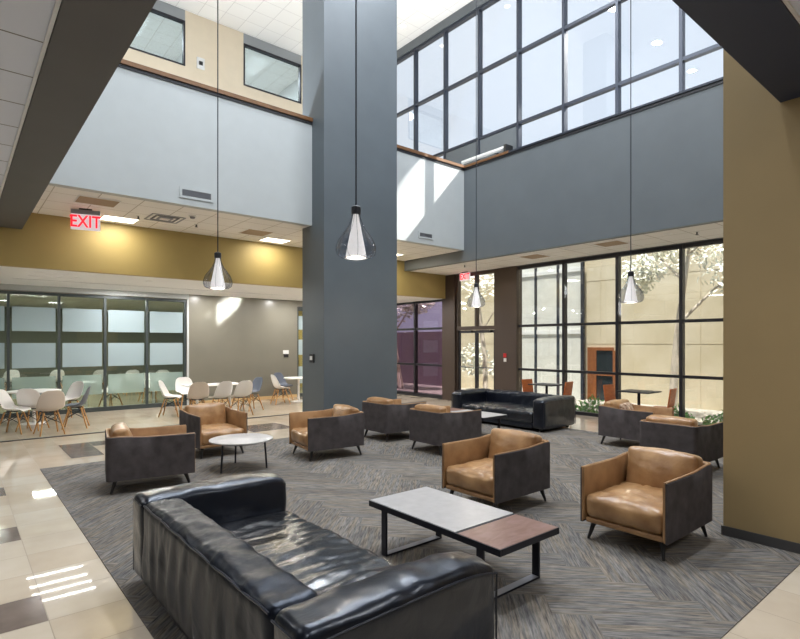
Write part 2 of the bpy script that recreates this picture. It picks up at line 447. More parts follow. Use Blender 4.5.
# gold bulkhead + dining walls
struct('wall_gold', boxes(((-3,YD,ZS-.001),(XW-.08,YD+.12,ZC+.44))), M['gold'])
SX0, SX1 = -.97, 4.55          # frosted partition
DX0 = 7.76                     # glazed opening at the end of the olive wall
struct('wall_olive', boxes(((SX1+.05,YS,0),(DX0,YS+.15,4.3)), ((-3,YS,2.72),(SX1+.05,YS+.15,4.3)), ((DX0,YS,2.68),(XW-.05,YS+.15,4.3))), M['olive'])
struct('wall_dining_band', boxes(((-3,YS-.012,2.73),(SX1+.07,YS-.001,ZS)), ((SX1+.02,YS-.012,.0),(SX1+.07,YS-.001,2.73))), M['white'])
struct('baseboard_olive', boxes(((SX1+.08,YS-.02,.001),(DX0-.02,YS-.001,.09))), M['basetan'])
struct('wall_left', boxes(((-3.2,-4.2,0),(-3,15.2,4.3))), M['grey'])
struct('wall_back', boxes(((-3.2,-4.4,0),(XW+.2,-4.2,4.3))), M['grey'])
struct('wall_high_left', boxes(((-8.2,-8,4.0),(-8,15.2,ZR))), M['white'])
struct('wall_high_back', boxes(((-8,-8.2,4.0),(XW+.2,-8,ZR))), M['white'])
struct('floor_high', boxes(((-8,-8,3.98),(.69,15,4.28)), ((.69,-8,3.98),(XW-.05,1.11,4.28))), M['soffit'])
# tan pier
struct('wall_right', boxes(((XT,-4.2,0),(XT+.7,1.665,ZT+2))), M['tan'])
struct('baseboard_right', boxes(((XT-.012,-4,.007),(XT-.001,1.665,.083)), ((XT-.012,1.666,.007),(XT+.7,1.677,.083))), M['basedark'])
# column
struct('column', boxes(((5.02,8.10,0),(6.70,8.86,ZR-.002))), M['column'])

# ------------------------------------------------------------------ window wall
ys = [4.35 + 1.28*k for k in range(-7, 10)]
FW = .032
def mull(bm, y0, y1, z0, z1, vs, hs, x=XW, d=.06, w=FW):
    for y in vs: box(bm, (x-d,y-w,z0), (x+d,y+w,z1))
    cuts = sorted(set([y0]+[v for v in vs if y0 < v < y1]+[y1]))
    for z, h in hs:
        for a, b in zip(cuts, cuts[1:]):
            box(bm, (x-d*.85, a+(w if a in vs else 0), z-h), (x+d*.85, b-(w if b in vs else 0), z+h))
# lower main glazing
bm = nb(); y0, y1 = -3.33, 8.17
vs = [y for y in ys if y0+.1 < y < y1-.1]
mull(bm, y0, y1, 0, 3.49, vs, [(.035,.035),(.955,.028),(2.02,.03),(3.45,.04)])
w1 = struct('window_1', bm, M['bronze'])
struct('glass', boxes(((XW-.006,y0,.05),(XW+.006,y1,3.44))), M['glassx'], parent=w1)
# brown posts, doors
struct('trim_5', boxes(((XW-.12,8.18,0),(XW+.1,8.87,3.49))), M['brown'])
struct('trim_6', boxes(((XW-.12,10.29,0),(XW+.1,10.78,3.49))), M['brown'])
bm = nb()
yA, yBd, ym = 8.88, 10.28, 9.58
for y in (yA+.03, ym, yBd-.03): box(bm, (XW-.06,y-.03,2.04), (XW+.06,y+.03,3.49))
for z, h in ((2.0,.05),(3.45,.04)): box(bm, (XW-.07,yA,z-h), (XW+.07,yBd,z+h))
box(bm, (XW-.06,yA,0), (XW+.06,yA+.05,1.95)); box(bm, (XW-.06,yBd-.05,0), (XW+.06,yBd,1.95))
d1 = struct('door_1', bm, M['brown'])
struct('glass', boxes(((XW-.005,yA+.06,2.05),(XW+.005,ym-.03,3.41)), ((XW-.005,ym+.03,2.05),(XW+.005,yBd-.06,3.41))), M['glassx'], parent=d1)
for a, b in ((yA+.055, ym-.005), (ym+.005, yBd-.055)):
    f = nb()
    for c in ((a,a+.045),(b-.045,b)): box(f, (XW-.025,c[0],.02), (XW+.025,c[1],1.94))
    box(f, (XW-.025,a+.045,.02), (XW+.025,b-.045,.12)); box(f, (XW-.025,a+.045,1.87), (XW+.025,b-.045,1.94))
    lf = obj('door_leaf', f, M['bronze'], d1, False)
    obj('glass', boxes(((XW-.005,a+.045,.12),(XW+.005,b-.045,1.87))), M['glassx'], lf, False)
    obj('push_bar', tube(nb(), [(XW-.07,a+.05,.95),(XW-.07,b-.05,.95)], .014), M['alu'], lf)
    obj('door_closer', boxes(((XW-.09,a+.12,1.88),(XW-.03,a+.38,1.94))), M['bronze'], lf, False)
# dining glazing with purple tint
bm = nb(); vs = [10.80, 12.04, 13.32]
mull(bm, 10.79, 13.97, 0, ZS+.02, vs, [(.05,.05),(.955,.028),(2.02,.03),(2.82,.03)])
w3 = struct('window_3', bm, M['bronze'])
struct('glass', boxes(((XW-.006,10.79,.1),(XW+.006,13.97,2.8))), M['glassp'], parent=w3)
# clerestory
bm = nb(); vs = [y for y in ys if -4.5 < y < 15]
mull(bm, -4.6, 15, 5.95, 10.5, vs, [(5.98,.05),(7.02,.035),(8.78,.035),(10.46,.045)], d=.07)
w2 = struct('window_2', bm, M['alu'])
struct('glass', boxes(((XW-.006,-4.6,6.0),(XW+.006,15,10.43))), M['glass'], parent=w2)
struct('wall_window', boxes(((XW-.1,-8,3.49),(XW+.15,15,5.95)), ((XW-.1,-8,10.5),(XW+.15,15,ZR-.001)), ((XW-.1,-8,5.95),(XW+.15,-4.6,10.5)), ((XW-.1,-4.2,0),(XW+.15,-3.33,3.49)), ((XW-.04,8.205,6.04),(XW-.012,10.735,6.98))), M['grey'])
struct('wall_dining_end', boxes(((XW-.1,10.8,2.87),(XW+.1,13.98,3.48)), ((XW-.05,13.97,0),(XW+.1,14.2,3.4))), M['olive'])

# ------------------------------------------------------------------ frosted partition and room behind
bm = nb(); pv = [SX0+.92*k for k in range(7)]
for x in pv: box(bm, (x-.025,YS+.03,.1), (x+.025,YS+.11,2.66))
for z, h in ((.05,.05),(2.68,.03)): box(bm, (SX0-.03,YS+.02,z-h), (SX1+.03,YS+.12,z+h))
w4 = struct('window_4', bm, M['tealframe'])
struct('glass', boxes(((SX0,YS+.065,.1),(SX1,YS+.072,2.65))), M['glassd'], parent=w4)
for z0, z1, mm in ((1.86,2.385,'film'),(1.055,1.60,'film'),(.40,.86,'filmlow')):
    bm = nb()
    for a, b in zip(pv, pv[1:]): box(bm, (a+.065,YS+.058,z0), (b-.065,YS+.062,z1))
    struct('frosted_band', bm, M[mm], parent=w4)
bm = nb()
for x in (DX0+.02, 8.6, 9.6, 10.6): box(bm, (x-.03,YS+.02,.1), (x+.03,YS+.11,2.64))
for z, h in ((.05,.05),(2.62,.06)): box(bm, (DX0,YS+.02,z-h), (XW-.05,YS+.12,z+h))
w5 = struct('window_5', bm, M['tealframe'])
struct('glass', boxes(((DX0+.05,YS+.06,.1),(XW-.08,YS+.066,2.58))), M['glassd'], parent=w5)
bm = nb()
for z0, z1 in ((2.0,2.4),(1.25,1.7),(.4,.9)): box(bm, (DX0+.06,YS+.052,z0), (8.55,YS+.056,z1))
struct('frosted_band', bm, M['film'], parent=w5)
struct('wall_room', boxes(((-3,22,0),(XW,22.1,3)), ((-3.1,14.2,0),(-3,22,3)), ((7.0,14.2,0),(7.1,22,3))), M['rooml'])
struct('wall_side_room', boxes(((7.12,17.0,0),(XW,17.1,3)), ((XW-.05,14.25,0),(XW+.05,17,3))), M['gold'])
struct('floor_room', boxes(((-3,14.07,-.1),(XW,22,0))), M['roomf'])
struct('ceiling_room', boxes(((-3,14.16,2.80),(XW,22,2.9))), M['ctile'])
for x, y in ((.6,15.6),(3.4,15.6),(2.0,18.5),(5.0,18.5)): area('room_lamp', (x,y,2.78), .55, .55, 42, (1,.97,.9))
area('side_room_lamp', (9,15.5,2.78), .55, .55, 60, (1,.9,.7))

# ------------------------------------------------------------------ armchairs
def arm_top(v, W=.34):      # height of the shell along depth v (0 front .. 1 back)
    s = max(0, min(1, (v-.55)/.35)); s = s*s*(3-2*s)
    return .588 + .022*s

def make_armchair():
    t = thing('armchair', '', 'armchair')
    W, D, z0, th = .345, .435, .15, .017
    # outline path: front-left -> back-left -> back-right -> front-right (outer)
    def path(off):
        pts = []
        w, d, rc = W-off, D-off, .05
        n = 12
        for k in range(n+1): pts.append((-w, -D + (2*D-rc-off)*k/n))
        for k in range(1, 6): a = PI - PI/2*k/6; pts.append((-w+rc+rc*math.cos(a), d-rc+rc*math.sin(a)))
        m = 8
        for k in range(m+1): pts.append((-w+rc + (2*w-2*rc)*k/m, d))
        for k in range(1, 6): a = PI/2 - PI/2*k/6; pts.append((w-rc+rc*math.cos(a), d-rc+rc*math.sin(a)))
        for k in range(n+1): pts.append((w, d-rc - (2*D-rc-off)*k/n))
        return pts
    def shell(o1, o2, zb, ztop_off):
        bm = nb(); P1, P2 = path(o1), path(o2); rows = []
        for (a, b) in zip(P1, P2):
            zt = arm_top((a[1]+D)/(2*D)) + ztop_off
            rows.append([bm.verts.new((a[0],a[1],zb)), bm.verts.new((a[0],a[1],zb+(zt-zb)*.5)), bm.verts.new((a[0],a[1],zt-.006)), bm.verts.new((a[0]*.4+b[0]*.6 if 0 else a[0]+(b[0]-a[0])*.3, a[1]+(b[1]-a[1])*.3, zt)),
                         bm.verts.new((a[0]+(b[0]-a[0])*.7, a[1]+(b[1]-a[1])*.7, zt)), bm.verts.new((b[0],b[1],zt-.006)), bm.verts.new((b[0],b[1],zb+(zt-zb)*.5)), bm.verts.new((b[0],b[1],zb))])
        for r, q in zip(rows, rows[1:]):
            for k in range(8): bm.faces.new((r[k], q[k], q[(k+1)%8], r[(k+1)%8]))
        bm.faces.new(rows[0]); bm.faces.new(rows[-1][::-1])
        return bm
    obj('outer_shell', shell(0, th, z0, 0), M['suede'], t)
    obj('inner_lining', shell(th+.001, th+.016, z0+.02, .005), M['tanlining'], t)
    bm = nb(); P = path(.012)
    tube(bm, [(p[0],p[1], arm_top((p[1]+D)/(2*D))+.003) for p in P], .0065, 6)
    tube(bm, [(-W+.02,-D-.001,z0+.01),(-W+.02,-D-.001,.585)], .006, 6); tube(bm, [(W-.02,-D-.001,z0+.01),(W-.02,-D-.001,.585)], .006, 6)
    obj('piping', bm, M['tanlining'], t)
    obj('base_rail', rbox(nb(), (2*W-.074, 2*D-.05, .04), .012, (0,-.010,z0+.021)), M['tanlining'], t)
    iw = 2*(W-.036)
    def sd(p, n): return n*(.010*fbm(p+Vector((3,1,0)), 6) + .006*fbm(p, 15) - (.010*max(0,1-abs(fbm((p.x*2+p.y, p.y*1.5, 2), 5))*6) if n.z > .5 else 0))
    obj('seat_cushion', rbox(nb(), (iw+.006, .735, .185), .05, (0,-.066,z0+.135), .03, (.002,.012,.030), sd), M['tanleather'], t)
    def bd(p, n): return n*(.012*fbm(p+Vector((9,2,5)), 5) + .006*fbm((p.x*.6,p.y,p.z*1.6), 14)) - Vector((0,0,.010*max(0,(p.z-.05)/.13)*(p.x/.28)**2))
    obj('back_cushion', rbox(nb(), (iw-.03, .15, .39), .045, (0,.270,.497), .024, (.002,.035,.006), bd, Matrix.Rotation(math.radians(-11), 3, 'X')), M['tanleather'], t)
    for sx in (-1, 1):
        for sy in (-1, 1):
            bm = tube(nb(), [(sx*(W-.075), sy*(D-.09), z0+.004), (sx*(W-.045), sy*(D-.045), .0115)], [.023,.011], 10)
            obj('leg', bm, M['leg'], t)
    return t

AC = [  # x, y, rotation, label
    (4.345,2.035,-90,'tan leather armchair with charcoal sides at right front, beside the tan pier'),
    (4.165,3.46,-90,'tan leather armchair with charcoal sides directly behind the front coffee table'),
    (5.65,5.70,90,'charcoal armchair seen from behind, nearest the low table by the rear sofa'),
    (5.71,6.99,90,'charcoal armchair seen from behind at the right foot of the slate column'),
    (4.08,6.50,-97,'armchair with open tan side to the left, standing in front of the slate column'),
    (1.69,6.45,80,'charcoal armchair in profile at the left edge of the carpet, nearest the tile floor'),
    (2.89,7.73,0,'tan leather armchair facing forward behind the round table'),
    (8.11,4.00,0,'charcoal armchair by the windows holding a patterned throw pillow'),
    (7.09,2.89,90,'charcoal armchair seen from behind, its right corner hidden by the tan pier'),
]
proto = make_armchair()
for i, (x, y, r, lab) in enumerate(AC):
    a = proto if i == 0 else copy_tree(proto)
    a.location = (x,y,0); a.rotation_euler = (0,0,math.radians(r)); a['label'] = lab; a['group'] = 'tan and charcoal lounge armchairs'
tp = obj('throw_pillow', rbox(nb(), (.30,.09,.26), .04, (0,0,0), .04, (0,.035,0), lambda p, n: n*.008*fbm(p, 12)), M['pillow1'], loc=(8.08,4.10,.535))
tp.rotation_euler = (math.radians(-20), 0, math.radians(4))
tag(tp, 'small patterned throw pillow leaning in the armchair by the windows', 'pillow')

# ------------------------------------------------------------------ sofas
def make_sofa(label, wrinkle=True):
    """faces +x; back on the low x side; origin at floor centre"""
    t = thing('sofa', label, 'sofa')
    L, D = 2.28, 1.03; bt, at = .24, .25; Y = L/2
    ht = .59
    def backd(p, n):
        v = Vector((0,0,0))
        if n.x < -.3:
            f = max(0, min(1, (.22-p.z)/.2)) if p.z > 0 else max(0, min(1, (p.z+.26)/.1))
            k = .5+.5*math.sin(p.y*29 + 3.2*fbm((p.x,p.y*.7,p.z*.7), 3.2) + .9*p.z*fbm((1,p.y,2), 4)*8)
            v.x -= f*(.019*(k**1.6) - .006) + .004*fbm((p.x,p.y*3,p.z*.8), 9)
        if n.z > .2: v.z += .012*fbm((p.x*1.2,p.y,0), 7) + .007*fbm((p.x*2,p.y*1.3,3), 18)
        if n.x > .3: v += n*.008*fbm(p, 9)
        return v
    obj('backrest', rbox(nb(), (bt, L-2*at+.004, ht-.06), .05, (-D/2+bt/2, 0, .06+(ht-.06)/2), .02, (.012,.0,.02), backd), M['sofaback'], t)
    for s in (-1, 1):
        def armd(p, n):
            v = n*(.006*fbm(p+Vector((0,s*3,0)), 8))
            if n.z > .2: v.z += .012*fbm((p.x,p.y*1.4,s), 11) - .028*max(0, (p.x-.25)/.25)**2 + .012
            return v
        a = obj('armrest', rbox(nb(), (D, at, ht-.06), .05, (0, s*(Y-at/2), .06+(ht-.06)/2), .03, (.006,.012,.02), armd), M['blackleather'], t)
        yo = s*(Y-.022)
        bm = nb()
        pts = []
        for k in range(29):
            x = -D/2+.012 + (D-.024)*k/28
            pts.append((x, s*(Y+.001), ht-.035 + .010*math.sin(x*3+1) - .028*max(0, (x-.25)/.25)**2))
        tube(bm, pts, .0055, 6); tube(bm, [pts[-1], (D/2-.012, s*(Y-.002), .40), (D/2-.012, s*(Y-.002), .08)], .0055, 6)
        tube(bm, [pts[0], (-D/2+.010, s*(Y-.002), .30), (-D/2+.010, s*(Y-.002), .08)], .0055, 6)
        tube(bm, [(-D/2-.001, s*(Y-.03), ht-.03), (-D/2-.001, s*(Y-at+.02), ht-.03)], .005, 6)
        obj('piping', bm, M['piping'], a)
    bm = nb()
    tube(bm, [(-D/2+.006, -Y+at+.02+(L-2*at-.04)*k/20, ht-.022+.004*math.sin(k*1.7)) for k in range(21)], .006, 6)
    obj('piping', bm, M['piping'], t.children[0])
    def seatd(p, n):
        v = Vector((0,0,0))
        if n.z > .2:
            r = 1-abs(fbm((p.x*.35+.25*p.y, p.y*1.5, 1), 5))
            v.z += .020*(r-.6) + .012*fbm((p.x*.5,p.y*1.6,4), 8) + .005*fbm((p.x,p.y*2,8), 15)
        if n.x > .3: v.x += .008*fbm(p, 8)
        return v
    sw = D-bt+.01
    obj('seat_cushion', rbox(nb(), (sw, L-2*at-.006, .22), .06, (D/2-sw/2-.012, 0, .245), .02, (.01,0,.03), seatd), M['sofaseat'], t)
    obj('front_rail', rbox(nb(), (D-.1, L-2*at-.02, .10), .02, (.02, 0, .10)), M['blackleather'], t)
    for sx in (-1, 1):
        for sy in (-1, 1):
            obj('foot', lathe(nb(), [(.024,.0065),(.03,.03),(.03,.062)], 14, (sx*(D/2-.1), sy*(Y-.12), 0), True), M['leg'], t)
    return t
s1 = make_sofa('large black leather sofa in the foreground seen over its back')
s1.location = (1.425, 2.745, 0); s1['group'] = 'black leather sofas'
s2 = copy_tree(s1); s2.location = (8.47, 6.70, 0); s2.rotation_euler = (0,0,PI)
s2['label'] = 'black leather sofa at the back standing by the glass doors'

# ------------------------------------------------------------------ coffee tables
def make_coffee():
    t = thing('coffee_table', '', 'coffee table')
    x, y0, y1, ys_, zt = .3025, -.645, .645, -.285, .388
    fr = nb()
    box(fr, (-x,y0,zt-.045), (-x+.02,y1,zt-.003)); box(fr, (x-.02,y0,zt-.045), (x,y1,zt-.003))
    box(fr, (-x+.02,y0,zt-.045), (x-.02,y0+.02,zt-.003)); box(fr, (-x+.02,y1-.02,zt-.045), (x-.02,y1,zt-.003)); box(fr, (-x+.02,ys_-.01,zt-.045), (x-.02,ys_+.01,zt-.003))
    obj('frame', fr, M['tblblack'], t, False, bev=.002)
    obj('stone_top', boxes(((-x+.006,ys_+.012,zt-.012),(x-.006,y1-.006,zt+.002))), M['tblwhite'], t, False, bev=.002)
    obj('wood_top', boxes(((-x+.006,y0+.006,zt-.012),(x-.006,ys_-.008,zt-.001))), M['tblwood'], t, False, bev=.002)
    for y in (y0+.17, y1-.17):
        bm = boxes(((-x+.012,y-.028,.0065),(-x+.028,y+.028,zt-.046)), ((x-.028,y-.028,.0065),(x-.012,y+.028,zt-.046)), ((-x+.028,y-.028,.0065),(x-.028,y+.028,.0185)))
        lg = obj('leg', bm, M['tblblack'], t, False, bev=.0015)
        obj('foot_plate', boxes(((-x+.03,y-.026,.019),(x-.03,y+.026,.0215))), M['tblsteel'], lg, False)
    return t
c1 = make_coffee(); c1.location = (2.752, 2.657, 0); c1['group'] = 'low coffee tables'
c1['label'] = 'low black framed coffee table with pale and reddish tops in the foreground'
c2 = copy_tree(c1); c2.location = (6.86, 6.37, 0); c2.rotation_euler = (0,0,PI); c2['label'] = 'low black coffee table far back in front of the rear sofa'
# round side table
rt = thing('round_table', 'round white topped table on thin dark legs among the left armchairs', 'table', (2.80,6.50,0))
obj('tabletop', lathe(nb(), [(.001,.362),(.375,.362),(.392,.368),(.392,.38),(.375,.386),(.001,.386)], 56), M['tblwhite'], rt)
obj('ring', lathe(nb(), [(.29,.345),(.31,.345),(.31,.3615),(.29,.3615),(.29,.345)], 40), M['tblblack'], rt)
for k in range(3):
    a = math.radians(200+120*k)
    obj('leg', tube(nb(), [(.30*math.cos(a), .30*math.sin(a), .345), (.325*math.cos(a), .325*math.sin(a), .008)], .012, 10), M['tblblack'], rt)

# ------------------------------------------------------------------ dining chairs and tables
def make_shell_chair(shellmat, label):
    t = thing('dining_chair', label, 'dining chair')
    prof = [(-.20,.375),(-.185,.395),(-.14,.40),(-.06,.388),(.02,.382),(.09,.39),(.135,.42),(.16,.47),(.185,.55),(.205,.63),(.215,.69),(.22,.725),(.222,.735)]
    wid = [.155,.175,.19,.20,.205,.205,.205,.205,.20,.185,.16,.11,.055]
    rise = [.0,.005,.02,.035,.045,.06,.07,.075,.06,.045,.03,.015,.005]
    bm = nb(); rows = []
    n = len(prof)
    for i, ((y, z), w, rs) in enumerate(zip(prof, wid, rise)):
        a = Vector(prof[max(i-1,0)]); b = Vector(prof[min(i+1,n-1)]); d = (b-a).normalized(); nn = Vector((-d.y, d.x))
        row = []
        for k in range(-4, 5):
            u = k/4; q = rs*abs(u)**2.2
            row.append(bm.verts.new((w*u, y+nn.x*q, z+nn.y*q)))
        rows.append(row)
    for a, b in zip(rows, rows[1:]):
        for k in range(8): bm.faces.new((a[k], a[k+1], b[k+1], b[k]))
    s = obj('shell', bm, shellmat, t)
    so = s.modifiers.new('thick', 'SOLIDIFY'); so.thickness = .009; so.offset = 0
    sb = s.modifiers.new('sub', 'SUBSURF'); sb.levels = 1; sb.render_levels = 1
    feet = {}
    for sx in (-1, 1):
        for sy in (-1, 1):
            top = (sx*.10, sy*.09+.0, .365); ft = (sx*.175, sy*.19, .001)
            feet[(sx,sy)] = (Vector(top), Vector(ft))
            obj('leg', tube(nb(), [top, ft], [.014,.011], 8), M['dowel'], t)
    bm = nb(); P = lambda k, f: feet[k][0].lerp(feet[k][1], f)
    for a, b in (((-1,-1),(1,-1)),((-1,1),(1,1)),((-1,-1),(-1,1)),((1,-1),(1,1))):
        tube(bm, [P(a,.1), P(b,.5)], .005, 6); tube(bm, [P(b,.1), P(a,.5)], .005, 6)
    tube(bm, [(-.11,-.1,.366),(.11,.1,.366)], .007, 6); tube(bm, [(.11,-.1,.366),(-.11,.1,.366)], .007, 6)
    obj('brace', bm, M['wire'], t)
    for ch in t.children: ch.data.transform(Matrix.Scale(1.06, 4))
    return t
protos = {k: None for k in 'wbn'}
MATS = {'w': M['shellw'], 'b': M['shellb'], 'n': M['shelln']}
def dine(kind, x, y, r, label, group):
    if protos[kind] is None: t = protos[kind] = make_shell_chair(MATS[kind], label)
    else: t = copy_tree(protos[kind])
    t.location = (x,y,0); t.rotation_euler = (0,0,math.radians(r)); t['label'] = label; t['group'] = group
G1, G2, G3, G4 = 'chairs round the left dining table', 'chairs round the long dining table', 'chairs round the far dining table', 'chairs behind the frosted partition'
# rotation: 0 faces -Y, 90 faces +X, 180 faces +Y, -90 faces -X
dine('b', 1.27,11.12,188, 'beige dining chair with its back turned, foremost at the left dining table', G1)
dine('w', .80,11.62,62,  'white dining chair in profile at the left edge of the picture', G1)
dine('w', 1.10,11.86,150, 'white dining chair half hidden behind the beige chair with its back turned', G1)
dine('w', 1.84,13.0,-60, 'small white dining chair between the left table and the frosted glass', G1)
dine('n', 1.75,11.62,-105, 'blue grey dining chair on the right side of the left dining table', G1)
dine('w', 3.62,12.15,60, 'white dining chair in profile at the left end of the long table', G2)
dine('w', 4.22,12.98,0,  'white dining chair on the far side of the long table', G2)
dine('b', 3.98,11.50,172,'beige dining chair with its back turned at the long table', G2)
dine('w', 4.44,11.40,192,'white dining chair turned at an angle in the middle of the long table', G2)
dine('w', 4.87,11.32,185,'white dining chair with its back turned, rightmost at the near side of the long table', G2)
dine('n', 5.42,11.98,-80, 'blue grey dining chair at the right end of the long table', G2)
dine('w', 6.55,12.72,85, 'white dining chair in profile at the far small table before the olive wall', G3)
dine('n', 6.98,13.38,20, 'blue grey dining chair behind the far small table', G3)
dine('w', 7.75,12.62,-70,'white dining chair half hidden by the slate column', G3)
dine('w', 2.95,14.65,-60,'white dining chair close behind the frosted glass beside a white table', G4)
dine('w', 4.02,15.50,0,  'white dining chair standing between two panels behind the frosted glass', G4)
for x, y, lab in ((1.31,20.3,'leftmost of the five pale chairs far behind the frosted glass'), (2.38,19.5,'second from left of the five pale chairs far behind the frosted glass'), (3.4,18.7,'middle one of the five pale chairs far behind the frosted glass'), (4.2,18.0,'second from right of the five pale chairs far behind the frosted glass'), (4.93,17.4,'rightmost of the five pale chairs far behind the frosted glass')):
    dine('w', x, y, 180+random.uniform(-15,15), lab, G4)

def pedestal(x, y, r, label, group, rect=None):
    t = thing('dining_table', label, 'dining table', (x,y,0), 0, group)
    if rect: obj('tabletop', rbox(nb(), (rect[0],rect[1],.025), .012, (0,0,.645), .3), M['white_lam'], t)
    else: obj('tabletop', lathe(nb(), [(.001,.632),(r,.632),(r+.006,.645),(r,.657),(.001,.657)], 40), M['white_lam'], t)
    for dx in ((-rect[0]*.3, rect[0]*.3) if rect else (0,)):
        obj('pedestal', lathe(nb(), [(.001,.001),(.22,.001),(.22,.012),(.03,.03),(.028,.60),(.09,.632),(.001,.632)], 24, (dx,0,0)), M['white_lam'], t)
pedestal(1.20,12.75,.46,'round white table at far left among the dining chairs','white dining tables')
pedestal(4.56,12.12,0,'long white table with chairs all round in the dining area','white dining tables',(1.25,.62))
pedestal(7.22,12.95,.40,'small white round table by the slate column','white dining tables')
pedestal(2.45,14.85,.36,'white table behind the left of the frosted glass','white dining tables')
pedestal(3.96,14.72,.34,'white table behind the right of the frosted glass','white dining tables')

# ------------------------------------------------------------------ cafe sets by the windows
def make_cafe_chair():
    t = thing('cafe_chair', '', 'chair')
    obj('seat', rbox(nb(), (.34,.34,.03), .012, (0,0,.40), .2), M['orangewood'], t)
    obj('backrest', rbox(nb(), (.34,.022,.34), .008, (0,.175,.60), .1, rot=Matrix.Rotation(math.radians(-8),3,'X')), M['orangewood'], t)
    for sx in (-1,1):
        for sy in (-1,1): obj('leg', tube(nb(), [(sx*.14,sy*.14,.386),(sx*.155,sy*.16,.001)], [.016,.012], 8), M['orangewood'], t)
    return t
def cafe_table(x, y, label):
    t = thing('cafe_table', label, 'cafe table', (x,y,0), 0, 'small tables by the windows')
    obj('tabletop', rbox(nb(), (.55,.62,.025), .01, (0,0,.675), .3), M['tblblack'], t)
    obj('pedestal', lathe(nb(), [(.001,.001),(.2,.001),(.2,.012),(.028,.03),(.028,.662),(.001,.662)], 20), M['tblblack'], t)
cc = make_cafe_chair()
def cafe(x, y, r, lab, o=None):
    c = o or copy_tree(cc); c.location = (x,y,0); c.rotation_euler = (0,0,math.radians(r)); c['label'] = lab; c['group'] = 'wooden cafe chairs by the windows'
cafe(10.0,5.28,-6,'orange wooden cafe chair left of the right hand window table', cc)
cafe(10.0,4.42,186,'orange wooden cafe chair right of the right hand window table, beside the tree trunk')
cafe(10.1,7.33,-6,'orange wooden cafe chair left of the table behind the rear sofa')
cafe(10.1,6.62,185,'orange wooden cafe chair right of the table behind the rear sofa')
cafe_table(10.0,4.85,'dark small table by the windows behind the pillow armchair')
cafe_table(10.1,6.98,'dark small table by the windows behind the rear sofa')

# ------------------------------------------------------------------ pendant lamps
def make_pendant(zb):
    t = thing('pendant_lamp', '', 'pendant lamp')
    outer = [(.082,.002),(.115,.006),(.140,.025),(.150,.06),(.147,.09),(.128,.14),(.095,.185),(.062,.23),(.042,.275),(.033,.31),(.030,.335)]
    sh = obj('outer_shade', lathe(nb(), outer, 40), M['smoke'], t)
    bm = nb()
    for k in range(12):
        a = 2*PI*k/12; tube(bm, [(r*1.01*math.cos(a), r*1.01*math.sin(a), z) for r, z in outer], .0012, 5)
    tube(bm, [(.083*math.cos(2*PI*k/32), .083*math.sin(2*PI*k/32), .002) for k in range(33)], .004, 6)
    obj('wire_ribs', bm, M['lampcap'], sh)
    obj('inner_shade', lathe(nb(), [(.001,.006),(.074,.006),(.078,.010),(.062,.10),(.042,.20),(.028,.28),(.020,.325),(.001,.325)], 32), M['opal'], t)
    obj('cap', lathe(nb(), [(.001,.326),(.034,.326),(.036,.345),(.036,.38),(.026,.388),(.008,.395),(.001,.395)], 24), M['lampcap'], t)
    obj('cord', tube(nb(), [(0,0,.39),(0,0,ZR-zb-.03)], .006, 8), M['cord'], t)
    obj('canopy', lathe(nb(), [(.001,ZR-zb-.035),(.06,ZR-zb-.03),(.065,ZR-zb-.003),(.001,ZR-zb-.003)], 20), M['lampcap'], t)
    return t
PZ = 2.2
pp = make_pendant(PZ)
for i, (x, y, z, lab) in enumerate(((2.30,3.26,2.235,'teardrop pendant lamp hanging nearest, in front of the slate column'), (2.155,5.61,2.18,'teardrop pendant lamp hanging before the gold bulkhead at left'), (6.64,5.96,2.20,'teardrop pendant lamp hanging in front of the glass doors'), (6.43,3.22,2.10,'teardrop pendant lamp hanging before the right hand windows'))):
    p = pp if i == 0 else copy_tree(pp)
    p.location = (x,y,z); p['label'] = lab; p['group'] = 'teardrop pendant lamps'
    for ch in p.children:
        if ch.name.startswith('canopy'): ch.location.z = PZ - z
    l = bpy.data.lights.new('bulb', 'POINT'); l.energy = 6; l.color = (1,.9,.75); l.shadow_soft_size = .05
    lo = bpy.data.objects.new('bulb', l); COL.objects.link(lo); lo.parent = p; lo.location = (0,0,-.03)

# ------------------------------------------------------------------ ceiling fittings
def troffer(x, y, z, label, power, sx=.53, sy=.53, col=(1,.93,.8), group='recessed ceiling lights'):
    t = thing('ceiling_light', label, 'ceiling light', (x,y,z), 0, group)
    a, b = sx/2, sy/2
    bm = boxes(((-a-.02,-b-.02,-.012),(-a,b+.02,-.0005)), ((a,-b-.02,-.012),(a+.02,b+.02,-.0005)), ((-a,-b-.02,-.012),(a,-b,-.0005)), ((-a,b,-.012),(a,b+.02,-.0005)))
    obj('frame', bm, M['steelwhite'], t, False)
    obj('diffuser', boxes(((-a,-b,-.006),(a,b,-.0005))), M['troffer'], t, False)
    area('lamp', (0,0,-.014), sx-.02, sy-.02, power, col, parent=t)
troffer(2.19,10.22,ZC,'lit square ceiling light right beside the exit sign',9, sy=.4, col=(1,.95,.84))
troffer(5.14,10.22,ZC,'lit square ceiling light left of the slate column',9, sy=.4)
troffer(8.1,10.1,ZC,'lit square ceiling light hidden behind the slate column',16)
def grille(x, y, z, sx, sy, label, m='grille', nm='ceiling_grille', cat='ceiling vent', group='ceiling grilles'):
    t = thing(nm, label, cat, (x,y,z), 0, group)
    a, b = sx/2, sy/2
    obj('frame', boxes(((-a-.015,-b-.015,-.01),(-a,b+.015,-.0005)), ((a,-b-.015,-.01),(a+.015,b+.015,-.0005)), ((-a,-b-.015,-.01),(a,-b,-.0005)), ((-a,b,-.01),(a,b+.015,-.0005))), M['soffit'], t, False)
    bm = nb(); k = int(sy/.03)
    for i in range(k): box(bm, (-a, -b+i*sy/k, -.008), (a, -b+i*sy/k+.016, -.002))
    box(bm, (-a,-b,-.002), (a,b,-.0005))
    obj('louvres', bm, M[m], t, False)
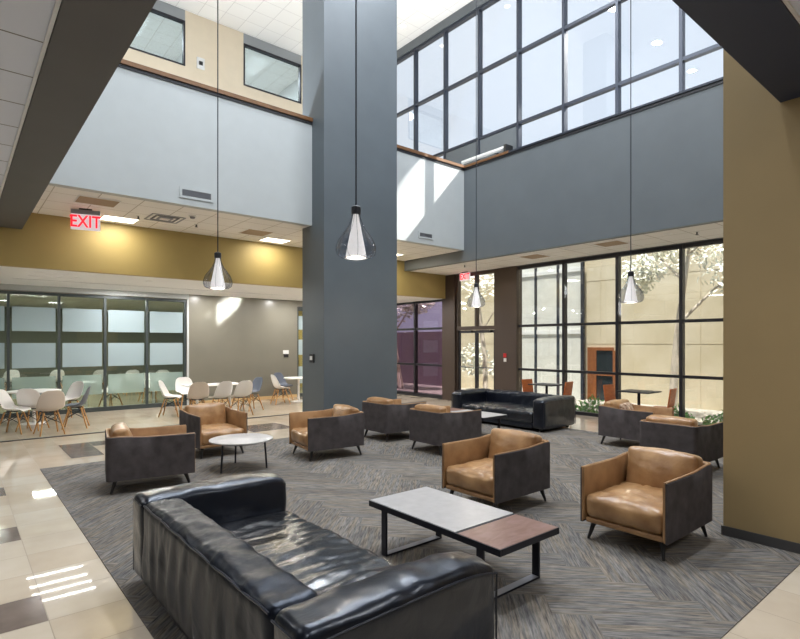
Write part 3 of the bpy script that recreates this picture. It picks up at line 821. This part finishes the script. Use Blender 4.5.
grille(1.66,9.16,ZC,.53,.45,'taupe ceiling grille above and left of the exit sign')
grille(4.50,9.75,ZC,.5,.5,'taupe ceiling grille left of the column light')
grille(9.75,7.05,ZW,.5,.5,'taupe ceiling grille in the window soffit near the brown door post')
grille(9.6,5.2,ZW,.45,.5,'taupe ceiling grille in the window soffit above the middle panes')
# square diffuser
t = thing('air_diffuser', 'square stepped air diffuser in the ceiling above the gold wall', 'air diffuser', (2.78,9.65,ZC))
for k in range(3):
    a = .26-.08*k; bm = nb()
    for s in (-1,1): box(bm, (s*a-.012,-a,-.012-.004*k), (s*a+.012,a,-.001)); box(bm, (-a+.012,s*a-.012,-.012-.004*k), (a-.012,s*a+.012,-.001))
    obj('cone_ring', bm, M['louvre'] if k != 1 else M['grilled'], t, False)
obj('centre_plate', boxes(((-.07,-.07,-.022),(.07,.07,-.001))), M['steelwhite'], t, False)
sd = thing('smoke_detector', 'round smoke detector on the ceiling under the white balcony', 'smoke detector', (3.08,9.15,ZC))
obj('base', lathe(nb(), [(.001,-.02),(.065,-.02),(.065,-.0005),(.001,-.0005)], 24), M['steelwhite'], sd)
obj('sensor', lathe(nb(), [(.001,-.05),(.035,-.048),(.045,-.021),(.001,-.021)], 24), M['grilled'], sd)
for i, (x, y, z, lab) in enumerate(((2.38,9.75,ZC,'ceiling sprinkler head by the ceiling light near the exit sign'), (3.35,9.75,ZC,'ceiling sprinkler head right of the air diffuser'), (9.7,3.7,ZW+.001,'ceiling sprinkler head in the window soffit at right'), (9.5,8.9,ZW+.001,'ceiling sprinkler head in the window soffit before the doors'))):
    s = thing('sprinkler', lab, 'sprinkler', (x,y,z), 0, 'sprinkler heads')
    obj('escutcheon', lathe(nb(), [(.001,-.01),(.035,-.008),(.035,-.0005),(.001,-.0005)], 18), M['steelwhite'], s)
    obj('head', lathe(nb(), [(.012,-.011),(.012,-.045),(.026,-.05),(.026,-.056),(.001,-.056)], 14), M['alu'], s)
# slot diffuser in the dining soffit
sl = thing('linear_diffuser', 'long dark slot diffuser in the white dining soffit', 'air diffuser', (3.7,12.6,ZS))
obj('frame', boxes(((-2.85,-.045,-.006),(2.85,-.025,-.0005)), ((-2.85,.025,-.006),(2.85,.045,-.0005))), M['soffit'], sl, False)
obj('slot', boxes(((-2.85,-.025,-.004),(2.85,.025,-.0005))), M['grilled'], sl, False)
# exit signs
def text_mesh(body, size, depth):
    cu = bpy.data.curves.new('lettering', 'FONT'); cu.body = body; cu.size = size; cu.extrude = depth; cu.align_x = 'CENTER'; cu.align_y = 'CENTER'; cu.offset = .004
    o = bpy.data.objects.new('tmp', cu); COL.objects.link(o); bpy.context.view_layer.update()
    me = bpy.data.meshes.new_from_object(o.evaluated_get(bpy.context.evaluated_depsgraph_get()))
    bpy.data.objects.remove(o); return me
def exit_sign(x, y, z, rz, w, h, label, drop=.05):
    t = thing('exit_sign', label, 'exit sign', (x,y,z), rz, 'exit signs')
    obj('canopy', boxes(((-.09,-.03,-.02),(.09,.03,-.0005))), M['blackplastic'], t, False)
    obj('housing', boxes(((-w/2,-.02,-drop),(w/2,.02,-.02))), M['louvre'], t, False)
    pl = obj('panel', boxes(((-w/2,-.012,-drop-h),(w/2,.012,-drop-.0005))), M['signface'], t, False)
    me = text_mesh('EXIT', h*1.08, .002); me.materials.append(M['signred'])
    for s in (-1, 1):
        o = bpy.data.objects.new('lettering', me); COL.objects.link(o); o.parent = pl
        o.location = (0, s*.0145, -drop-h*.5); o.rotation_euler = (PI/2, 0, 0 if s < 0 else PI); o.scale = (.78,1,1)
exit_sign(1.61,9.80,ZC,math.radians(-14),.41,.25,'hanging EXIT sign with red letters below the ceiling at left', .09)
exit_sign(10.45,9.78,ZW,PI/2*-1+PI,.36,.2,'small red EXIT sign above the glass doors', .03)
# wall vents in the balcony front
def wall_vent(x, z, w, h, label):
    t = thing('wall_vent', label, 'wall vent', (x,YB-.001,z), 0, 'vents in the white balcony front')
    obj('frame', boxes(((-w/2-.04,-.012,-h/2-.035),(w/2+.04,0,-h/2)), ((-w/2-.04,-.012,h/2),(w/2+.04,0,h/2+.035)), ((-w/2-.04,-.012,-h/2),(-w/2,0,h/2)), ((w/2,-.012,-h/2),(w/2+.04,0,h/2))), M['white'], t, False)
    bm = nb(); k = 6
    for i in range(k): box(bm, (-w/2, -.011, -h/2+i*h/k+.004), (w/2, -.002, -h/2+(i+1)*h/k-.004))
    box(bm, (-w/2,-.003,-h/2), (w/2,-.001,h/2))
    obj('louvres', bm, M['grilled'], t, False)
wall_vent(2.93,3.945,.45,.10,'wide return vent in the white balcony front at left')
wall_vent(7.85,3.94,.36,.08,'small vent in the white balcony front right of the column')
# small wall devices
t = thing('alarm_strobe', 'white wall strobe between the two upper windows', 'alarm strobe', (5.27,YU+.001,9.42))
obj('plate', boxes(((-.11,-.03,-.16),(.11,0,.16))), M['steelwhite'], t, False, bev=.01); obj('lens', boxes(((-.05,-.05,-.05),(.05,-.03,.05))), M['blackplastic'], t, False)
t = thing('card_reader', 'black and white reader box on the left face of the slate column', 'wall reader', (5.021,8.49,1.32))
obj('housing', boxes(((-.03,-.07,-.08),(0,.07,.08))), M['blackplastic'], t, False, bev=.006); obj('screen', boxes(((-.036,-.035,-.03),(-.03,.045,.04))), M['steelwhite'], t, False)
t = thing('thermostat', 'white thermostat on the olive grey dining wall', 'thermostat', (7.38,YS+.001,1.28))
obj('plate', boxes(((-.09,-.02,.0),(.09,0,.11))), M['steelwhite'], t, False, bev=.004); obj('lower_unit', boxes(((-.06,-.025,-.09),(.08,0,-.005))), M['blackplastic'], t, False, bev=.004)
t = thing('fire_alarm_pull', 'red fire alarm pull with white plate on the brown door post', 'fire alarm', (XW-.119,8.53,1.22))
obj('box', boxes(((-.03,-.04,.02),(0,.04,.12))), M['red'], t, False, bev=.004); obj('plate', boxes(((-.015,-.04,-.09),(0,.04,.0))), M['steelwhite'], t, False)
t = thing('linear_fixture', 'white tube fixture on the ledge under the high windows by the balcony corner', 'light fixture', (10.45,9.15,6.38))
obj('tube', tube(nb(), [(0,-.72,.06),(0,.72,.06)], .05, 12), M['steelwhite'], t)
obj('end_bracket', boxes(((-.06,-.80,-.06),(.2,-.72,.12))), M['blackplastic'], t, False)
obj('mount', boxes(((.0,.3,.05),(.238,.36,.07)), ((.0,-.36,.05),(.238,-.30,.07))), M['bronze'], t, False)

# unseen uplights added behind the balcony fronts to whiten the high ceiling
def fill_uplight(x, y, z, rz, label, p):
    t = thing('fill_uplight', label, 'fill_uplight', (x,y,z), rz, 'fill lights added behind the balcony fronts')
    obj('trough', boxes(((-.06,-.6,0),(.06,.6,.03)), ((-.06,-.6,.03),(-.045,.6,.1)), ((.045,-.6,.03),(.06,.6,.1))), M['steelwhite'], t, False)
    area('lamp', (0,0,.06), .08, 1.1, p, (.97,.98,1), (PI,0,0), t)
for y in (0,2.6,5.2): fill_uplight(9.6, y, ZC+.62, 0, 'added fill light trough hidden behind the grey balcony front', 85)
for x in (2.2,4.2): fill_uplight(x, 9.6, ZC+.62, PI/2, 'added fill light trough hidden behind the white balcony front', 95)
fill_uplight(8.2, 9.6, ZC+.62, PI/2, 'added fill light trough hidden behind the white balcony front', 95)
# ------------------------------------------------------------------ high ceiling lights (grid out of view, added as fill for the hall)
k = 0
for x in (2.4,5.0,7.6):
    for y in (2.4,5.2,7.4):
        k += 1
        t = thing('downlight', 'added fill downlight out of view in the high hall ceiling', 'downlight', (x,y,ZR), 0, 'added hall fill downlights')
        obj('ring', lathe(nb(), [(.13,-.008),(.16,-.008),(.16,-.0005),(.13,-.0005),(.13,-.008)], 24), M['steelwhite'], t)
        l = area('lamp', (0,0,-.01), .24, .24, 86, (.87,.93,1), parent=t); l.data.shape = 'DISK'
for x, y in ((9.9,11.7),(9.9,9.2)):
    d = thing('downlight', 'small round downlight in the high ceiling above the clerestory', 'downlight', (x,y,ZR), 0, 'high downlights')
    obj('ring', lathe(nb(), [(.09,-.008),(.12,-.008),(.12,-.0005),(.09,-.0005),(.09,-.008)], 24), M['steelwhite'], d)
    obj('lens', lathe(nb(), [(.001,-.004),(.09,-.004),(.09,-.0005),(.001,-.0005)], 24), M['troffer'], d)
for x, y, p in ((-1.5,4,11),(-1.5,8,11),(1.6,-1.2,16),(3.6,-1.2,14),(-1,-1.5,14)):  # troffers out of view, added as fill under the low ceiling
    troffer(x, y, ZB+.03, 'fill light added out of view in the low ceiling', p, .53, .53, (.90,.94,1), 'added low ceiling fill lights')
for k, y in enumerate((10.98,11.34,11.72,12.2)):
    t = thing('linear_light', 'slim linear light set into the white dining soffit at left', 'ceiling light', (1.5,y,ZS), 0, 'linear lights in the dining soffit')
    obj('frame', boxes(((-.47,-.03,-.004),(.47,-.022,-.0005)), ((-.47,.022,-.004),(.47,.03,-.0005))), M['soffit'], t, False)
    area('lamp', (0,0,-.003), .92, .035, 2.2, (1,.98,.95), parent=t)
for x in (3.0,5.0,7.2,9.2):  # downlights added to brighten the dining area
    for y in (11.5,13.3): 
        t = thing('downlight', 'small round fill light added to the dining soffit', 'downlight', (x,y,ZS), 0, 'added dining fill lights')
        obj('ring', lathe(nb(), [(.05,-.006),(.07,-.006),(.07,-.0005),(.05,-.0005),(.05,-.006)], 20), M['soffit'], t)
        area('lamp', (0,0,-.008), .1, .1, 19, (1,.97,.93), parent=t)
for y in (2.5,4.5,6.5,8.5):
    t = thing('downlight', 'small round downlight in the window soffit', 'downlight', (9.5,y-.4,ZW), 0, 'window soffit downlights')
    obj('ring', lathe(nb(), [(.05,-.006),(.07,-.006),(.07,-.0005),(.05,-.0005),(.05,-.006)], 20), M['soffit'], t)
    area('lamp', (0,0,-.008), .1, .1, 4, (1,.92,.8), parent=t)

# ------------------------------------------------------------------ courtyard
GZ = -.25
struct('courtyard_ground', boxes(((XW+.16,-8,GZ-.1),(40,40,GZ))), M['paving'])
bm = nb(); XC = 16.0
for y in range(-6, 12, 3):
    for z0, z1 in ((GZ,1.55),(1.57,3.6),(3.62,6.5)): box(bm, (XC, y+.01, z0), (XC+.3, y+2.99, z1))
for z0, z1 in ((GZ,1.55),(1.57,3.6),(3.62,6.5)): box(bm, (XC,12.01,z0), (XC+.3,15.6,z1))
box(bm, (XC+.02,-6,GZ), (XC+.29,15.5,6.4))
struct('courtyard_wall', bm, M['stone'])
struct('courtyard_low_wall', boxes(((XC,15.65,GZ),(XC+.3,32,2.1))), M['purplewall'])
d2 = struct('door_2', boxes(((XC-.06,9.14,GZ),(XC-.001,9.45,1.46)), ((XC-.06,8.55,1.36),(XC-.001,9.14,1.46)), ((XC-.06,8.50,GZ),(XC-.001,8.57,1.36)), ((XC-.06,8.57,.55),(XC-.001,9.14,.62))), M['doorwood'])
struct('glass', boxes(((XC-.03,8.57,GZ),(XC-.002,9.14,.55)), ((XC-.03,8.57,.62),(XC-.002,9.14,1.36))), M['doorglass'], parent=d2)
# glazed wing facade at the left of the courtyard
fa = thing('facade', 'pale glazed facade with dark uprights across the courtyard', 'building', (15.6,10.9,GZ))
bm = nb()
for y in (-1.5,-.6,.3,1.2): box(bm, (0,y,0), (.1,y+.09,5.6))
obj('upright', bm, M['alu'], fa, False)
obj('rail', boxes(((.01,-1.5,2.15),(.09,1.3,2.3)), ((.01,-1.5,4.2),(.09,1.3,4.35))), M['steelwhite'], fa, False)
obj('panel', boxes(((.04,-1.5,0),(.07,1.3,5.6))), M['facade'], fa, False)

def tree(x, y, pts, rs, label, leaves, crown, leafsize=.09, nm='tree', branches=()):
    t = thing(nm, label, 'tree', (x,y,GZ), 0, 'courtyard trees')
    bm = tube(nb(), pts, rs, 10)
    for b in branches: tube(bm, b[:-1], b[-1], 7)
    obj('trunk', bm, M['bark'], t)
    bm = nb()
    for _ in range(leaves):
        c, r = random.choice(crown)
        d = Vector((random.gauss(0,1), random.gauss(0,1), random.gauss(0,1))).normalized()*random.random()**.4
        p = Vector(c) + Vector((d.x*r[0], d.y*r[1], d.z*r[2]))
        u = Vector((random.gauss(0,1), random.gauss(0,1), random.gauss(0,1))).normalized(); v = u.orthogonal().normalized()
        s = leafsize*random.uniform(.6,1.3)
        bm.faces.new([bm.verts.new(p+q) for q in (-u*s, v*s*.45, u*s, -v*s*.45)])
    f = obj('foliage', bm, M['leaf'], t, False)
    return t
tree(13.5,5.72, [(0,0,0),(0,-.06,1.2),(.02,-.14,2.3),(0,-.3,3.4),(0,-.42,4.4),(0,-.5,5.6)], [.10,.09,.075,.055,.04,.02], 'leaning grey trunk tree outside the right hand windows', 1500,
     [((.1,-1.3,3.7),(.7,.8,.8)), ((.1,.4,4.0),(.6,.7,.6)), ((.3,-.5,4.3),(.8,1.2,.5)), ((.2,.9,3.6),(.4,.5,.5)), ((0,-.4,5.4),(1.4,1.6,.5))],
     branches=[((0,-.14,2.3),(.1,-.9,3.1),(.1,-1.5,3.6),[.04,.03,.015]), ((0,-.3,3.3),(0,.4,4.1),(0,.8,4.8),[.035,.025,.012]), ((0,-.4,4.0),(0,-1.1,4.5),(0,-1.7,4.9),[.03,.02,.01])])
tree(13.4,11.6, [(0,0,0),(.05,.1,1.4),(0,.3,3.0),(0,.3,4.5)], [.09,.08,.06,.03], 'young leafy tree outside the glass doors', 1300,
     [((0,.1,3.9),(.9,1.0,.7)), ((.1,.6,1.3),(.5,.5,.6)), ((.2,-.5,1.0),(.4,.4,.5))], branches=[((0,.2,2.2),(0,-.6,3.2),[.03,.012])])
tree(13.8,16.4, [(0,0,0),(.0,.3,1.2),(.0,.6,2.4),(0,.6,4.2)], [.11,.1,.07,.03], 'dark crooked tree outside the purple tinted dining windows', 2600,
     [((0,.3,3.6),(1.0,1.6,1.0)), ((0,1.8,3.8),(1.0,1.2,1.0)), ((0,-.9,3.7),(.8,.8,.8))], leafsize=.10,
     branches=[((0,.5,2.0),(0,1.4,3.0),(0,2.0,3.9),[.05,.03,.012]), ((0,.5,2.2),(0,-.4,3.1),(0,-.9,3.8),[.04,.03,.012])])
def shrub(x, y, n, r, label):
    t = thing('shrub', label, 'shrub', (x,y,GZ), 0, 'green courtyard shrubs')
    bm = nb()
    for _ in range(n):
        a = random.random()*2*PI; rr = r*math.sqrt(random.random()); p = Vector((rr*math.cos(a)*.6, rr*math.sin(a), random.uniform(.05,.6)*(1-.5*rr/r)))
        u = Vector((random.gauss(0,.6), random.gauss(0,.6), random.uniform(.2,1))).normalized(); v = u.orthogonal().normalized(); s = random.uniform(.04,.09)
        bm.faces.new([bm.verts.new(p+q) for q in (-u*s, v*s*.4, u*s, -v*s*.4)])
    obj('leaves', bm, M['shrub'], t, False)
    bm = nb()
    for k in range(6):
        a = k*1.05; tube(bm, [(0,0,0),(.25*r*math.cos(a),.4*r*math.sin(a),.4)], .008, 5)
    obj('stem', bm, M['bark'], t)
shrub(11.7,3.85,420,.5,'green shrub outside the right hand windows, nearest the tan pier')
shrub(11.8,4.95,300,.42,'green shrub outside the right hand windows, left of the tree trunk mullion')
shrub(12.0,6.95,350,.5,'green shrub outside below the orange courtyard door')

# ------------------------------------------------------------------ daylight
w = bpy.data.worlds.new('sky'); SC.world = w; w.use_nodes = True
bg = w.node_tree.nodes['Background']; bg.inputs[0].default_value = (.78,.86,.97,1); bg.inputs[1].default_value = .63
sun = bpy.data.lights.new('sun', 'SUN'); sun.energy = 7.0; sun.angle = .01; sun.color = (1,.96,.88)
so = bpy.data.objects.new('sun', sun); COL.objects.link(so)
so.rotation_euler = Vector((.21,.08,-1)).to_track_quat('-Z', 'Y').to_euler()
# narrow spot lamp added to imitate sun through the clerestory on the balcony corner
sp = bpy.data.lights.new('sun_patch_spot', 'SPOT'); sp.energy = 110000; sp.color = (1,.95,.86); sp.shadow_soft_size = .12
d = Vector((-1,.6,-1.105)).normalized(); tgt = Vector((8.45,YB,4.98)); dist = 30
sp.spot_size = 2*math.atan(.98/dist); sp.spot_blend = .04
spo = bpy.data.objects.new('sun_patch_spot', sp); COL.objects.link(spo); spo.location = tgt - d*dist; spo.rotation_euler = d.to_track_quat('-Z', 'Y').to_euler()

# collimated area lamp added outside to imitate reflected sun on the olive wall
sb = area('sun_patch_lamp', (0,0,0), 1.0, .40, 4, (1,.97,.92))
d = Vector((-.545,.838,.0)).normalized(); sb.location = Vector((5.62,YS,2.56)) - d*10.5
q = d.to_track_quat('-Z', 'Y'); sb.rotation_euler = (q.to_matrix() @ Matrix.Rotation(math.radians(48), 3, 'Z')).to_euler(); sb.data.spread = math.radians(.3)
# ------------------------------------------------------------------ camera, view
cam = bpy.data.cameras.new('camera'); co = bpy.data.objects.new('camera', cam); COL.objects.link(co)
co.location = (0,0,1.6); co.rotation_euler = (PI/2, 0, math.radians(-39.93))
cam.sensor_fit = 'HORIZONTAL'; cam.sensor_width = 36; cam.lens = 531.6*36/800; cam.shift_y = 23.5/800; cam.clip_start = .05; cam.clip_end = 200
SC.camera = co
SC.view_settings.view_transform = 'Standard'; SC.view_settings.look = 'None'; SC.view_settings.gamma = 1; SC.view_settings.use_curve_mapping = False
SC.view_settings.exposure = 0.75
SC.cycles.use_denoising = True
SC.cycles.max_bounces = 10; SC.cycles.diffuse_bounces = 5; SC.cycles.transparent_max_bounces = 16; SC.cycles.sample_clamp_indirect = 6
